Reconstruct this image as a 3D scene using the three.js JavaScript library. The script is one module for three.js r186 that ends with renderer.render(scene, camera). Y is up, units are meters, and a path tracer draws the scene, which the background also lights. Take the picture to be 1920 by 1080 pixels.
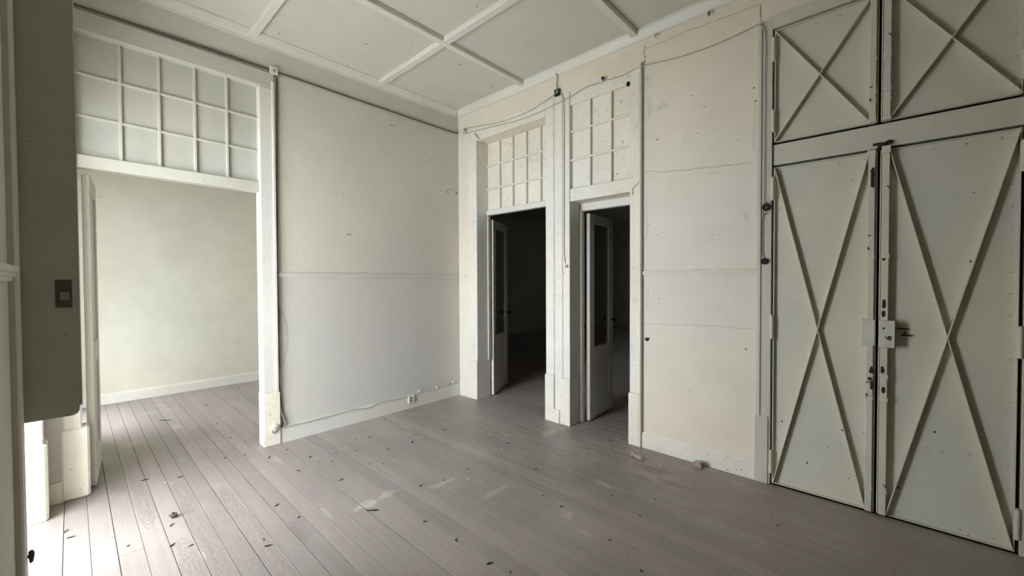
import * as THREE from 'three';
import { mergeGeometries, mergeVertices, toCreasedNormals } from 'three/addons/utils/BufferGeometryUtils.js';
import { RectAreaLightUniformsLib } from 'three/addons/lights/RectAreaLightUniformsLib.js';

// ---------------------------------------------------------------- camera, sky, light, exposure
RectAreaLightUniformsLib.init();
const scene = new THREE.Scene();
const renderer = new THREE.WebGLRenderer({ antialias: true });
renderer.toneMapping = THREE.LinearToneMapping;
renderer.toneMappingExposure = 1.0;
renderer.shadowMap.enabled = true;

const FOCAL = 763.38, EYE = new THREE.Vector3(4.0017, 1.45, 3.3472);
const camera = new THREE.PerspectiveCamera(2 * Math.atan(540 / FOCAL) * 180 / Math.PI, 1920 / 1080, 0.02, 100);
camera.position.copy(EYE);
camera.rotation.set(-0.018583, 0.745607, -0.0043465, 'YXZ');
camera.updateMatrixWorld(true);
scene.add(camera);

// overcast daylight: an even sky, and its light entering by the two tall window openings
scene.background = new THREE.Color().setRGB(0.85, 0.92, 1.02);
scene.backgroundIntensity = 9.0;
const SKYLIGHT = 7, WTOP = 2.6, WOUT = 4.25;      // head of the windows; outer face of the window wall
for (const [x0, x1] of [[0.253, 1.72], [-2.55, -1.5]]) {
  const l = new THREE.RectAreaLight(new THREE.Color().setRGB(0.86, 0.925, 1.02), SKYLIGHT, x1 - x0, WTOP - 0.1);
  l.position.set((x0 + x1) / 2, WTOP / 2, WOUT + 0.01);      // in the plane of the opening, shining into the room (-z)
  l.name = 'window_daylight';
  l.castShadow = true;
  scene.add(l);
}

// ---------------------------------------------------------------- helpers
const H = 3.58, ZC = 3.49, XD = 8.4, XF = -2.814;
let seed = 12345;
const rnd = () => { seed = (seed * 1664525 + 1013904223) >>> 0; return seed / 4294967296; };
const rr = (a, b) => a + (b - a) * rnd();
const hash = (x, y, s) => { let h = (x * 374761393 + y * 668265263 + s * 1442695041) | 0; h = Math.imul(h ^ (h >>> 13), 1274126177); return ((h ^ (h >>> 16)) >>> 0) / 4294967296; };
function vnoise(x, y, px, py, s) {                // value noise that repeats after px, py cells
  const xi = Math.floor(x), yi = Math.floor(y), fx = x - xi, fy = y - yi;
  const u = fx * fx * (3 - 2 * fx), v = fy * fy * (3 - 2 * fy);
  const m = (a, n) => ((a % n) + n) % n;
  const x0 = m(xi, px), x1 = m(xi + 1, px), y0 = m(yi, py), y1 = m(yi + 1, py);
  const a = hash(x0, y0, s), b = hash(x1, y0, s), c = hash(x0, y1, s), d = hash(x1, y1, s);
  return a + (b - a) * u + (c - a) * v + (a - b - c + d) * u * v;
}
function fbm(x, y, px, py, oct, s) {
  let r = 0, a = 0.5, n = 0;
  for (let i = 0; i < oct; i++) { r += a * vnoise(x, y, px, py, s + i); n += a; a *= 0.5; x *= 2; y *= 2; px *= 2; py *= 2; }
  return r / n;
}
class Paint {                                     // an RGB image in linear-ish 0..1 sRGB values
  constructor(w, h) { this.w = w; this.h = h; this.d = new Float32Array(w * h * 3); }
  each(f) { for (let y = 0; y < this.h; y++) for (let x = 0; x < this.w; x++) { const c = f(x / this.w, y / this.h), i = (y * this.w + x) * 3; this.d[i] = c[0]; this.d[i + 1] = c[1]; this.d[i + 2] = c[2]; } return this; }
  mix(x, y, c, a) {
    x = Math.round(x); y = Math.round(y);
    if (x < 0 || y < 0 || x >= this.w || y >= this.h) return;
    const i = (y * this.w + x) * 3; for (let k = 0; k < 3; k++) this.d[i + k] += (c[k] - this.d[i + k]) * a;
  }
  blot(cx, cy, rx, ry, c, a, rough = 0.5, s = 1) {  // an irregular stain in pixels
    for (let y = Math.floor(cy - ry * 1.6); y <= cy + ry * 1.6; y++) for (let x = Math.floor(cx - rx * 1.6); x <= cx + rx * 1.6; x++) {
      const dx = (x - cx) / rx, dy = (y - cy) / ry, r = Math.hypot(dx, dy) + rough * (fbm(x / Math.max(4, rx * 0.5) + s * 7, y / Math.max(4, ry * 0.5), 997, 997, 4, s) - 0.5) * 2;
      if (r < 1) this.mix(x, y, c, a * Math.min(1, (1 - r) * 2.5) * (0.55 + 0.9 * hash(x, y, s)));
    }
  }
  line(pts, wd, c, a, jag = 1, s = 3) {
    for (let i = 0; i + 1 < pts.length; i++) {
      const [x0, y0] = pts[i], [x1, y1] = pts[i + 1], n = Math.ceil(Math.hypot(x1 - x0, y1 - y0) * 1.5) + 1;
      for (let k = 0; k <= n; k++) {
        const t = k / n, j = jag * (fbm((x0 + (x1 - x0) * t) * 0.08 + s, (y0 + (y1 - y0) * t) * 0.08, 997, 997, 3, s) - 0.5) * 6;
        const x = x0 + (x1 - x0) * t + (Math.abs(y1 - y0) > Math.abs(x1 - x0) ? j : 0), y = y0 + (y1 - y0) * t + (Math.abs(y1 - y0) > Math.abs(x1 - x0) ? 0 : j);
        if (hash(k >> 2, i, s) < 0.12) continue;
        for (let q = 0; q < wd; q++) this.mix(x + (Math.abs(y1 - y0) > Math.abs(x1 - x0) ? q : 0), y + (Math.abs(y1 - y0) > Math.abs(x1 - x0) ? 0 : q), c, a * (0.5 + 0.5 * hash(k, q, s)));
      }
    }
  }
  texture(srgb = true, wrap = true) {
    const o = new Uint8Array(this.w * this.h * 4);
    for (let i = 0; i < this.w * this.h; i++) { for (let k = 0; k < 3; k++) o[i * 4 + k] = Math.max(0, Math.min(255, Math.round(this.d[i * 3 + k] * 255))); o[i * 4 + 3] = 255; }
    const t = new THREE.DataTexture(o, this.w, this.h);
    t.magFilter = THREE.LinearFilter; t.minFilter = THREE.LinearMipmapLinearFilter; t.generateMipmaps = true;
    if (wrap) t.wrapS = t.wrapT = THREE.RepeatWrapping;
    if (srgb) t.colorSpace = THREE.SRGBColorSpace;
    t.needsUpdate = true; return t;
  }
}
const hex = (h) => [(h >> 16 & 255) / 255, (h >> 8 & 255) / 255, (h & 255) / 255];
const scale = (c, f) => c.map((v) => v * f);

// ---- geometry in world metres; every face gets uv in metres from the axis that it faces
function metricUV(g) {
  if (g.index) g = g.toNonIndexed();
  g.computeVertexNormals();
  const p = g.attributes.position, n = g.attributes.normal, uv = new Float32Array(p.count * 2);
  for (let i = 0; i < p.count; i += 3) {
    const ax = Math.abs(n.getX(i)), ay = Math.abs(n.getY(i)), az = Math.abs(n.getZ(i));
    for (let k = i; k < i + 3; k++) {
      const x = p.getX(k), y = p.getY(k), z = p.getZ(k);
      const [u, v] = ay > ax && ay > az ? [x, z] : ax > az ? [z, y] : [x, y];
      uv[k * 2] = u; uv[k * 2 + 1] = v;
    }
  }
  g.setAttribute('uv', new THREE.BufferAttribute(uv, 2));
  for (const k of Object.keys(g.attributes)) if (!['position', 'normal', 'uv'].includes(k)) g.deleteAttribute(k);
  return g;
}
// prism: a convex or concave outline (list of [a, b]) swept along an axis; 'x': outline is (z, y); 'y': (x, z); 'z': (x, y)
function prism(outline, axis, from, to) {
  const pts = outline.map(([a, b]) => new THREE.Vector2(a, b));
  if (THREE.ShapeUtils.isClockWise(pts)) pts.reverse();
  const put = (a, b, c) => axis === 'x' ? [c, b, a] : axis === 'y' ? [a, c, b] : [a, b, c];
  const out = [], n = pts.length, flip = axis !== 'z';
  const tri = (p, q, r) => flip ? out.push(...p, ...r, ...q) : out.push(...p, ...q, ...r);
  for (let i = 0; i < n; i++) {
    const A = pts[i], B = pts[(i + 1) % n];
    const a0 = put(A.x, A.y, from), b0 = put(B.x, B.y, from), a1 = put(A.x, A.y, to), b1 = put(B.x, B.y, to);
    tri(a0, b0, b1); tri(a0, b1, a1);
  }
  for (const f of THREE.ShapeUtils.triangulateShape(pts, [])) {
    const [A, B, C] = f.map((k) => pts[k]);
    tri(put(A.x, A.y, to), put(B.x, B.y, to), put(C.x, C.y, to));
    tri(put(A.x, A.y, from), put(C.x, C.y, from), put(B.x, B.y, from));
  }
  const g = new THREE.BufferGeometry();
  g.setAttribute('position', new THREE.Float32BufferAttribute(out, 3));
  return metricUV(g);
}
const rect = (a0, a1, b0, b1) => [[a0, b0], [a1, b0], [a1, b1], [a0, b1]];
// chamfered box: all twelve edges cut by c
function cbox(x0, x1, y0, y1, z0, z1, c = 0.003) {
  c = Math.min(c, (x1 - x0) * 0.4, (y1 - y0) * 0.4, (z1 - z0) * 0.4);
  const X = [x0, x1], Y = [y0, y1], Z = [z0, z1], out = [];
  const v = (i, j, k, ax) => [X[i] + (ax === 0 ? 0 : (i ? -c : c)), Y[j] + (ax === 1 ? 0 : (j ? -c : c)), Z[k] + (ax === 2 ? 0 : (k ? -c : c))];
  const ctr = [(x0 + x1) / 2, (y0 + y1) / 2, (z0 + z1) / 2];
  const tri = (p, q, r) => {
    const a = [q[0] - p[0], q[1] - p[1], q[2] - p[2]], b = [r[0] - p[0], r[1] - p[1], r[2] - p[2]];
    const n = [a[1] * b[2] - a[2] * b[1], a[2] * b[0] - a[0] * b[2], a[0] * b[1] - a[1] * b[0]];
    if (n[0] * (p[0] - ctr[0]) + n[1] * (p[1] - ctr[1]) + n[2] * (p[2] - ctr[2]) < 0) out.push(...p, ...r, ...q); else out.push(...p, ...q, ...r);
  };
  const quad = (a, b, d, e) => { tri(a, b, d); tri(a, d, e); };
  for (const s of [0, 1]) {
    quad(v(s, 0, 0, 0), v(s, 1, 0, 0), v(s, 1, 1, 0), v(s, 0, 1, 0));
    quad(v(0, s, 0, 1), v(1, s, 0, 1), v(1, s, 1, 1), v(0, s, 1, 1));
    quad(v(0, 0, s, 2), v(1, 0, s, 2), v(1, 1, s, 2), v(0, 1, s, 2));
    for (const t of [0, 1]) {
      quad(v(s, t, 0, 0), v(s, t, 1, 0), v(s, t, 1, 1), v(s, t, 0, 1));
      quad(v(s, 0, t, 0), v(s, 1, t, 0), v(s, 1, t, 2), v(s, 0, t, 2));
      quad(v(0, s, t, 1), v(1, s, t, 1), v(1, s, t, 2), v(0, s, t, 2));
      for (const u of [0, 1]) tri(v(s, t, u, 0), v(s, t, u, 1), v(s, t, u, 2));
    }
  }
  const g = new THREE.BufferGeometry();
  g.setAttribute('position', new THREE.Float32BufferAttribute(out, 3));
  return metricUV(g);
}
const box = (x0, x1, y0, y1, z0, z1) => prism(rect(x0, x1, y0, y1), 'z', z0, z1);
function cyl(x, y, z, r, len, axis = 'y', seg = 16, r2 = r) {   // centred on x, y, z
  const g = new THREE.CylinderGeometry(r2, r, len, seg);
  if (axis === 'z') g.rotateX(Math.PI / 2); if (axis === 'x') g.rotateZ(-Math.PI / 2);
  g.translate(x, y, z);
  return strip(g);
}
function strip(g) { g = g.index ? g.toNonIndexed() : g; for (const k of Object.keys(g.attributes)) if (!['position', 'normal', 'uv'].includes(k)) g.deleteAttribute(k); return g; }
function tube(points, r, seg = 6, per = 8) {
  const c = new THREE.CatmullRomCurve3(points.map((p) => new THREE.Vector3(...p)), false, 'centripetal');
  return strip(new THREE.TubeGeometry(c, points.length * per, r, seg, false));
}
const used = {};
const numbered = (n) => { const k = used[n] = (used[n] ?? -1) + 1; return k ? n + '_' + String(k).padStart(3, '0') : n; };
function worldOf(o) { const p = new THREE.Vector3(); for (let q = o; q && q !== scene; q = q.parent) p.add(q.position); return p; }
// a named mesh from geometry in world metres; its origin is put at its own base, its place is kept
function part(name, geos, mat, parent = scene) {
  let g = Array.isArray(geos) ? (geos.length > 1 ? mergeGeometries(geos.map(strip)) : geos[0]) : geos;
  g.computeBoundingBox();
  const b = g.boundingBox, base = new THREE.Vector3((b.min.x + b.max.x) / 2, b.min.y, (b.min.z + b.max.z) / 2);
  g.translate(-base.x, -base.y, -base.z);
  const m = new THREE.Mesh(g, mat);
  m.name = parent === scene ? numbered(name) : name;
  m.castShadow = m.receiveShadow = true;
  m.position.copy(base).sub(parent === scene ? new THREE.Vector3() : worldOf(parent));
  parent.add(m);
  return m;
}
function tag(o, label, category, group, kind) {
  o.userData = { label, category };
  if (group) o.userData.group = group;
  if (kind) o.userData.kind = kind;
  return o;
}
function thing(name, label, category, pos, group, kind) {
  const o = new THREE.Group(); o.name = numbered(name); o.position.set(...pos); scene.add(o);
  return tag(o, label, category, group, kind);
}
const struct = (name, geos, mat, label, category) => tag(part(name, geos, mat), label, category, null, 'structure');
// pixel of the photograph -> point on a plane (axis, value)
function at(u, v, axis, value) {
  const d = new THREE.Vector3((u - 960) / FOCAL, -(v - 540) / FOCAL, -1).applyQuaternion(camera.quaternion);
  const t = (value - EYE.getComponent(axis)) / d.getComponent(axis);
  return EYE.clone().addScaledVector(d, t);
}
const onB = (u, v, z = 0) => { const p = at(u, v, 2, z); return [p.x, p.y, p.z]; };
const onA = (u, v, x = 0) => { const p = at(u, v, 0, x); return [p.x, p.y, p.z]; };
const onFloor = (u, v) => { const p = at(u, v, 1, 0); return [p.x, p.y, p.z]; };

// ---------------------------------------------------------------- textures and materials
const PLASTER = hex(0xd8d5c9), TRIM = hex(0xdfdcd1), STEEL = hex(0xdad4c0);
function plaster(w, h, base, s, spread = 0.05) {   // w, h in pixels; slightly blotched distemper
  return new Paint(w, h).each((u, v) => {
    const a = fbm(u * 3, v * 3, 3, 3, 5, s), b = fbm(u * 24, v * 24, 24, 24, 3, s + 20), g = hash(Math.floor(u * w), Math.floor(v * h), s) - 0.5;
    const k = 1 + (a - 0.5) * spread * 1.6 + (b - 0.5) * spread * 0.7 + g * 0.02, warm = (fbm(u * 2 + 5, v * 2, 2, 2, 4, s + 9) - 0.5) * 0.05;
    return [base[0] * k * (1 + warm), base[1] * k, base[2] * k * (1 - warm * 1.4)];
  });
}
function specks(p, n, c, s, r0 = 0.6, r1 = 2.2, a = 0.8) {
  for (let i = 0; i < n; i++) { const r = r0 + (r1 - r0) * Math.pow(hash(i, 3, s), 3); p.blot(hash(i, 1, s) * p.w, hash(i, 2, s) * p.h, r * (0.7 + hash(i, 5, s)), r, c, a, 0.6, s + i); }
  return p;
}
const fitted = (paint, w, h, x0, y0) => { const t = paint.texture(true, true); t.repeat.set(1 / w, 1 / h); t.offset.set(-x0 / w, -y0 / h); return t; };
const tiled = (paint, w, h = w) => { const t = paint.texture(); t.repeat.set(1 / w, 1 / h); return t; };
const bumpPaint = new Paint(512, 512).each((u, v) => { const k = 0.6 * fbm(u * 6, v * 6, 6, 6, 5, 71) + 0.4 * fbm(u * 60, v * 60, 60, 60, 3, 81); return [k, k, k]; });
const bumpTex = bumpPaint.texture(false); bumpTex.repeat.set(1 / 0.9, 1 / 0.9);
const std = (o) => new THREE.MeshStandardMaterial({ roughness: 0.75, metalness: 0, ...o });

// left wall: 0..3.49 m along z, 0..3.58 m up
const WALL_TEX = 300;
const pa = plaster(1048, 1074, hex(0xd4d0c4), 11, 0.04);
{
  const X = (z) => z * WALL_TEX, Y = (y) => y * WALL_TEX, dirt = hex(0x8d877a), dark = hex(0x3a332b);
  // lower dado painted in a cooler grey
  for (let y = 0; y < Y(1.5); y++) for (let x = 0; x < pa.w; x++) pa.mix(x, y, hex(0xcecac2), 0.6);
  pa.line([[X(0), Y(1.53)], [X(2.1), Y(1.53)]], 2, dirt, 0.3, 0.8, 5);
  for (const [u, v, r] of [[856, 362, 4], [852, 358, 2], [643, 363, 2], [826, 357, 2], [700, 380, 1.5], [560, 260, 1.2], [860, 600, 2], [690, 640, 1.5], [845, 720, 3], [600, 430, 1.4], [790, 690, 1.6]]) { const p = onA(u, v); pa.blot(X(p[2]), Y(p[1]), r, r * 1.2, dark, 0.75, 0.6, u); }
  for (const [u, v] of [[845, 356], [838, 360], [862, 525], [810, 300], [655, 440], [735, 235]]) { const p = onA(u, v); pa.blot(X(p[2]), Y(p[1]), 9, 4, dirt, 0.45, 0.9, v); }
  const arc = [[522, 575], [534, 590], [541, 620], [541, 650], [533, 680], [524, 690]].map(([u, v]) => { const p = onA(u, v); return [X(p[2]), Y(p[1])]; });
  pa.line(arc, 5, hex(0xaaa79c), 0.5, 0.3, 6);  // shadow and stain of the hanging cable, both put into the wall colour
  specks(pa, 160, dirt, 401, 0.5, 1.6, 0.5);
}
const M = {};
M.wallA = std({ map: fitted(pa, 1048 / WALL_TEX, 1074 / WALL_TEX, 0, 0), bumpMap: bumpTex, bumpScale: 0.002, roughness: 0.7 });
// right wall: x from -0.2 to 5.7 -> texture 5.9 x 3.58
const pb = plaster(1770, 1074, hex(0xe7decc), 23, 0.05);
{
  const X = (x) => (x + 0.2) * WALL_TEX, Y = (y) => y * WALL_TEX, dirt = hex(0x938b7c), dark = hex(0x453a30);
  const L = (list) => list.map(([u, v]) => { const p = onB(u, v); return [X(p[0]), Y(p[1])]; });
  pb.line(L([[1208, 323], [1260, 322], [1310, 318], [1360, 312], [1415, 306]]), 2, dirt, 0.55, 1.6, 7);
  pb.line(L([[1208, 608], [1290, 609], [1340, 612], [1410, 617]]), 1, dirt, 0.6, 0.9, 8);
  pb.line(L([[1212, 92], [1300, 55], [1425, 9]]), 2, dirt, 0.6, 0.6, 9);
  pb.line(L([[1209, 80], [1208, 100], [1209, 118]]), 2, dark, 0.8, 1.2, 10);
  pb.line(L([[1425, 10], [1426, 40]]), 2, dark, 0.7, 0.5, 13);
  for (const [u, v, r] of [[1212, 636, 2], [1232, 262, 2.4], [1362, 600, 1.2], [1298, 180, 1.6], [1320, 201, 1.6], [1283, 267, 1.2], [1413, 165, 2], [1416, 190, 1.8], [1308, 250, 1.3], [1384, 263, 1.5], [1232, 441, 1.4], [1337, 441, 1.4], [1398, 655, 2.2], [1235, 560, 1.2]]) { const q = L([[u, v]])[0]; pb.blot(q[0], q[1], r, r, dark, 0.8, 0.6, u); }
  for (const [u, v, rx, ry] of [[1215, 150, 10, 26], [1218, 200, 8, 30], [1398, 405, 6, 12], [1335, 325, 14, 3], [1415, 240, 6, 50], [1213, 420, 4, 60], [1214, 560, 4, 40], [1240, 200, 14, 10]]) { const q = L([[u, v]])[0]; pb.blot(q[0], q[1], rx, ry, hex(0xc6bfae), 0.4, 1.2, u + 3); }
  for (const [u, v, rx, ry] of [[1080, 130, 40, 18], [1130, 128, 44, 16], [1170, 110, 20, 20], [1225, 330, 14, 10]]) { const q = L([[u, v]])[0]; pb.blot(q[0], q[1], rx, ry, hex(0xe3d3ba), 0.5, 0.9, u + 5); }
  specks(pb, 420, dirt, 402, 0.5, 1.7, 0.55);
}
M.wallB = std({ map: fitted(pb, 5.9, 1074 / WALL_TEX, -0.2, 0), bumpMap: bumpTex, bumpScale: 0.002, roughness: 0.7 });
const pw = specks(plaster(512, 512, PLASTER, 31, 0.05), 60, hex(0x938b7c), 403, 0.5, 1.5, 0.5);
M.wall = std({ map: tiled(pw, 2.4), bumpMap: bumpTex, bumpScale: 0.002 });
M.wallPane = std({ map: tiled(specks(plaster(512, 512, hex(0xc4c1b3), 33, 0.05), 60, hex(0x938b7c), 433, 0.5, 1.5, 0.5), 1.4), roughness: 0.6 });
M.wallFar = std({ map: tiled(specks(plaster(512, 512, hex(0xd3cfbf), 37, 0.06), 30, hex(0x9a917d), 404, 0.5, 2.2, 0.5), 2.9), bumpMap: bumpTex, bumpScale: 0.002 });
// trim: thick old gloss paint, dented and chipped
const pt = plaster(1024, 1024, TRIM, 51, 0.035);
{
  specks(pt, 260, hex(0x8b8272), 405, 0.7, 2.4, 0.65); specks(pt, 60, hex(0x4d4238), 406, 0.8, 3.0, 0.8);
  for (let i = 0; i < 40; i++) { const x = hash(i, 1, 61) * 1024, y = hash(i, 2, 61) * 1024, l = 4 + 16 * hash(i, 3, 61); pt.line([[x, y], [x + (hash(i, 4, 61) - 0.5) * 10, y + l]], 1, hex(0x8d8474), 0.6, 1, 60 + i); }
}
M.trim = std({ map: tiled(pt, 1.7), bumpMap: bumpTex, bumpScale: 0.003, roughness: 0.55 });
const pt2 = plaster(1024, 1024, hex(0xe8e3d5), 53, 0.05);
{
  specks(pt2, 700, hex(0x8b8272), 415, 0.7, 2.6, 0.65); specks(pt2, 150, hex(0x4a3f36), 416, 0.8, 3.2, 0.85);
  for (let i = 0; i < 120; i++) { const x = hash(i, 1, 63) * 1024, y = hash(i, 2, 63) * 1024, l = 4 + 26 * hash(i, 3, 63); pt2.line([[x, y], [x + (hash(i, 4, 63) - 0.5) * 16, y + l]], 1, hex(0x857b6c), 0.6, 1.5, 160 + i); }
  for (let i = 0; i < 30; i++) pt2.blot(hash(i, 1, 65) * 1024, hash(i, 2, 65) * 1024, 10 + 40 * hash(i, 3, 65), 8 + 30 * hash(i, 4, 65), i % 2 ? hex(0xe3d5c2) : hex(0xcfd2ca), 0.5, 0.9, 200 + i);
}
for (let i = 0; i < 110; i++) pt2.blot(hash(i, 1, 67) * 1024, hash(i, 2, 67) * 1024, 1.5 + 2.5 * hash(i, 3, 67), 2 + 7 * hash(i, 4, 67) ** 2, i % 3 ? hex(0x9a907f) : hex(0x574a3e), 0.75, 1.0, 700 + i);
M.oldTrim = std({ map: tiled(pt2, 1.5), bumpMap: bumpTex, bumpScale: 0.004, roughness: 0.55 });
M.ceiling = std({ map: tiled(specks(plaster(768, 768, hex(0xd2d1c6), 57, 0.04), 44, hex(0x6d6658), 407, 0.9, 3.4, 0.85), 2.6), roughness: 0.8 });
M.batten = std({ map: tiled(specks(plaster(512, 512, hex(0xe2dfd2), 59, 0.05), 60, hex(0x8b8272), 408, 0.6, 1.8, 0.6), 1.3), bumpMap: bumpTex, bumpScale: 0.002, roughness: 0.5 });
// painted steel of the double door
const ps = plaster(1024, 1024, STEEL, 67, 0.04);
specks(ps, 110, hex(0x84796a), 409, 0.7, 2.0, 0.6); specks(ps, 26, hex(0x40332a), 410, 0.8, 2.8, 0.85);
M.steel = std({ map: tiled(ps, 1.9), bumpMap: bumpTex, bumpScale: 0.0015, roughness: 0.5 });
const pr = plaster(512, 512, scale(STEEL, 1.0), 68, 0.06);
for (let i = 0; i < 26; i++) pr.blot(hash(i, 1, 69) * 512, hash(i, 2, 69) * 512, 2 + 7 * hash(i, 3, 69), 3 + 10 * hash(i, 4, 69), hex(0x3b2a20), 0.85, 0.9, 300 + i);
M.steelWorn = std({ map: tiled(pr, 0.9), roughness: 0.5 });
M.rust = std({ color: 0x3a281e, roughness: 0.9 });
M.rustHook = std({ color: 0x5a4636, roughness: 0.9 });
M.dark = std({ color: 0x14110e, roughness: 0.8 });
M.shadeBlack = std({ color: 0x050505, roughness: 1 });  // flat black colour standing in for shade inside gaps and openings
M.cable = std({ color: 0xb3aea1, roughness: 0.6 });
M.cableDark = std({ color: 0x5d5850, roughness: 0.6 });
M.porcelain = std({ color: 0xd9d7ce, roughness: 0.3 });
M.trimGrey = std({ map: tiled(specks(plaster(768, 768, hex(0xcbc8bb), 55, 0.05), 160, hex(0x857b6c), 435, 0.6, 2.4, 0.65), 1.4), bumpMap: bumpTex, bumpScale: 0.003, roughness: 0.55 });
M.latch = std({ color: 0x6b6055, roughness: 0.8 });
M.latchBlock = std({ color: 0x9a9082, roughness: 0.7 });
M.glass = new THREE.MeshPhysicalMaterial({ color: 0xb8aca0, roughness: 0.12, transmission: 1, thickness: 0, ior: 1.5 });
M.stone = std({ color: 0xb5b1a8, roughness: 0.9 });
// floor: worn brown-grey paint on pine boards; 8.6 m along x, 3.8 m along z
const FW = 2048, FH = 1024, FX0 = -2.9, FXW = 8.6, FZ0 = -0.3, FZW = 3.8;
const pf = new Paint(FW, FH).each((u, v) => {
  const x = FX0 + u * FXW, z = FZ0 + v * FZW, row = Math.floor(z * 10 + 1000), t = hash(row, 7, 3);
  const grain = fbm(x * 1.3 + t * 40, z * 55, 997, 997, 4, 91), fine = fbm(x * 6 + t * 9, z * 160, 997, 997, 2, 95);
  const wear = fbm(x * 1.1 + 3, z * 1.5, 997, 997, 5, 101), dust = fbm(x * 4, z * 5, 997, 997, 4, 107);
  let k = 0.93 + (t - 0.5) * 0.06 + (grain - 0.5) * 0.07 + (fine - 0.5) * 0.05 + (wear - 0.5) * 0.2 + (hash(Math.floor(u * FW), Math.floor(v * FH), 5) - 0.5) * 0.06;
  const d = Math.max(0, dust - 0.58) * 0.9 + Math.max(0, wear - 0.56) * 0.5;
  const c = [0.642 * k, 0.598 * k, 0.57 * k];
  return c.map((q, i) => q + ([0.76, 0.73, 0.69][i] - q) * Math.min(0.5, d));
});
{
  const px = (u, v) => { const p = onFloor(u, v); return [(p[0] - FX0) / FXW * FW, (p[2] - FZ0) / FZW * FH]; };
  const pale = hex(0xcdc4b8);
  for (const [u, v, rx, ry, a] of [[690, 945, 12, 24, 0.6], [722, 928, 10, 22, 0.5], [825, 908, 8, 34, 0.45], [1063, 965, 12, 14, 0.45], [1130, 908, 18, 9, 0.45], [1030, 811, 14, 26, 0.45], [930, 920, 7, 30, 0.35], [960, 758, 18, 6, 0.5], [1100, 1000, 18, 6, 0.35], [300, 760, 14, 8, 0.4], [330, 800, 20, 10, 0.4], [245, 835, 30, 8, 0.35], [215, 1045, 18, 5, 0.6], [520, 860, 30, 7, 0.3], [610, 960, 24, 6, 0.3], [380, 1040, 16, 4, 0.35], [760, 800, 26, 5, 0.4]]) { const q = px(u, v); pf.blot(q[0], q[1], rx, ry, pale, a, 0.9, u); }
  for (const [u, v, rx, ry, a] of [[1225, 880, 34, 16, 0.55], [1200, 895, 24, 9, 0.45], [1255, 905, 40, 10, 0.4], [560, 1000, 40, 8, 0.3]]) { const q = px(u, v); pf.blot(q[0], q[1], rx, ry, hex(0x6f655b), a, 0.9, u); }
  specks(pf, 900, pale, 441, 0.5, 1.6, 0.5); specks(pf, 700, hex(0x5a5048), 443, 0.5, 1.4, 0.5);
  const tan = px(1050, 803); pf.blot(tan[0], tan[1], 20, 10, hex(0xb7a084), 0.5, 0.7, 5);
  // bare grain where the paint has worn off two boards: long nested loops
  for (const [zc, x0, x1] of [[2.85, 0.25, 1.75], [2.65, 0.6, 2.1], [3.05, 0.0, 0.8], [2.95, 1.1, 1.9]]) for (let r = 1; r <= 5; r++) {
    const pts = []; for (let i = 0; i <= 40; i++) { const a = i / 40 * Math.PI * 2, x = (x0 + x1) / 2 + Math.cos(a) * (x1 - x0) / 2 * (0.35 + 0.14 * r), z = zc + Math.sin(a) * 0.0085 * r + 0.006 * Math.sin(x * 9); pts.push([(x - FX0) / FXW * FW, (z - FZ0) / FZW * FH]); }
    pf.line(pts, 1, hex(0x746a62), 0.5, 0.35, r + Math.round(zc * 10));
  }
}
M.floor = new THREE.MeshPhysicalMaterial({ sheen: 0.8, sheenColor: new THREE.Color().setRGB(0.6, 0.57, 0.56), sheenRoughness: 0.45, map: fitted(pf, FXW, FZW, FX0, FZ0), bumpMap: bumpTex, bumpScale: 0.0015, roughness: 0.45 });
M.underfloor = std({ color: 0x2a231e, roughness: 1 });

// ---------------------------------------------------------------- the shell
const T = 0.21;                                    // thickness of the right wall
{ // floor: a dark bed and single boards on it
  const fl = thing('floor', 'worn brown-grey painted plank floor running through both rooms', 'floor', [1.4, -0.02, 1.7], null, 'structure');
  part('bed', box(XF - 0.1, XD + 0.1, -0.25, -0.022, -T, WOUT), M.underfloor, fl);
  for (let k = -13; k < 35; k++) {
    const z0 = k * 0.1 + 0.0009 + rr(0, 1) ** 2 * 0.0016, z1 = k * 0.1 + 0.0991 - rr(0, 1) ** 2 * 0.0016;
    const [xa, xb] = k < -2 ? [-3.5, 4.2] : k < 0 ? [0.25, 3.3] : [XF - 0.02, XD];
    let x = xa;
    while (x < xb - 0.05) {
      let e = x + rr(2.3, 4.3); if (xb - e < 0.9) e = xb;
      const top = rr(-0.0007, 0.0002), zz0 = z0, zz1 = k === 34 ? Math.min(z1, ZC + 0.01) : z1;
      part('plank', prism([[zz0, -0.022], [zz1, -0.022], [zz1, top - 0.0006], [zz1 - 0.0004, top], [zz0 + 0.0004, top], [zz0, top - 0.0006]], 'x', x + 0.0008, e - 0.0008), M.floor, fl);
      x = e;
    }
  }
  part('threshold', box(0.2, 1.8, -0.022, -0.001, ZC + 0.01, WOUT), M.stone, fl);
  part('threshold', box(-2.6, -1.45, -0.022, -0.001, ZC + 0.01, WOUT), M.stone, fl);
}
struct('floor', [box(-3.6, XD, -0.25, -0.004, -8.5, -1.3), box(-3.6, XD, -0.25, -0.024, -1.3, -T)], M.floor, 'bare floor of the dark room behind the two doorways', 'floor');
// left wall with its wide doorway
const AT = 0.1;
struct('wall_left', prism([[-0.005, 0], [2.225, 0], [2.225, 3.14], [3.315, 3.14], [3.315, 0], [ZC, 0], [ZC, H], [-0.005, H]], 'x', -AT, 0), M.wallA, 'pale grey plastered partition wall left of the corner, with a wide doorway', 'wall');
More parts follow.
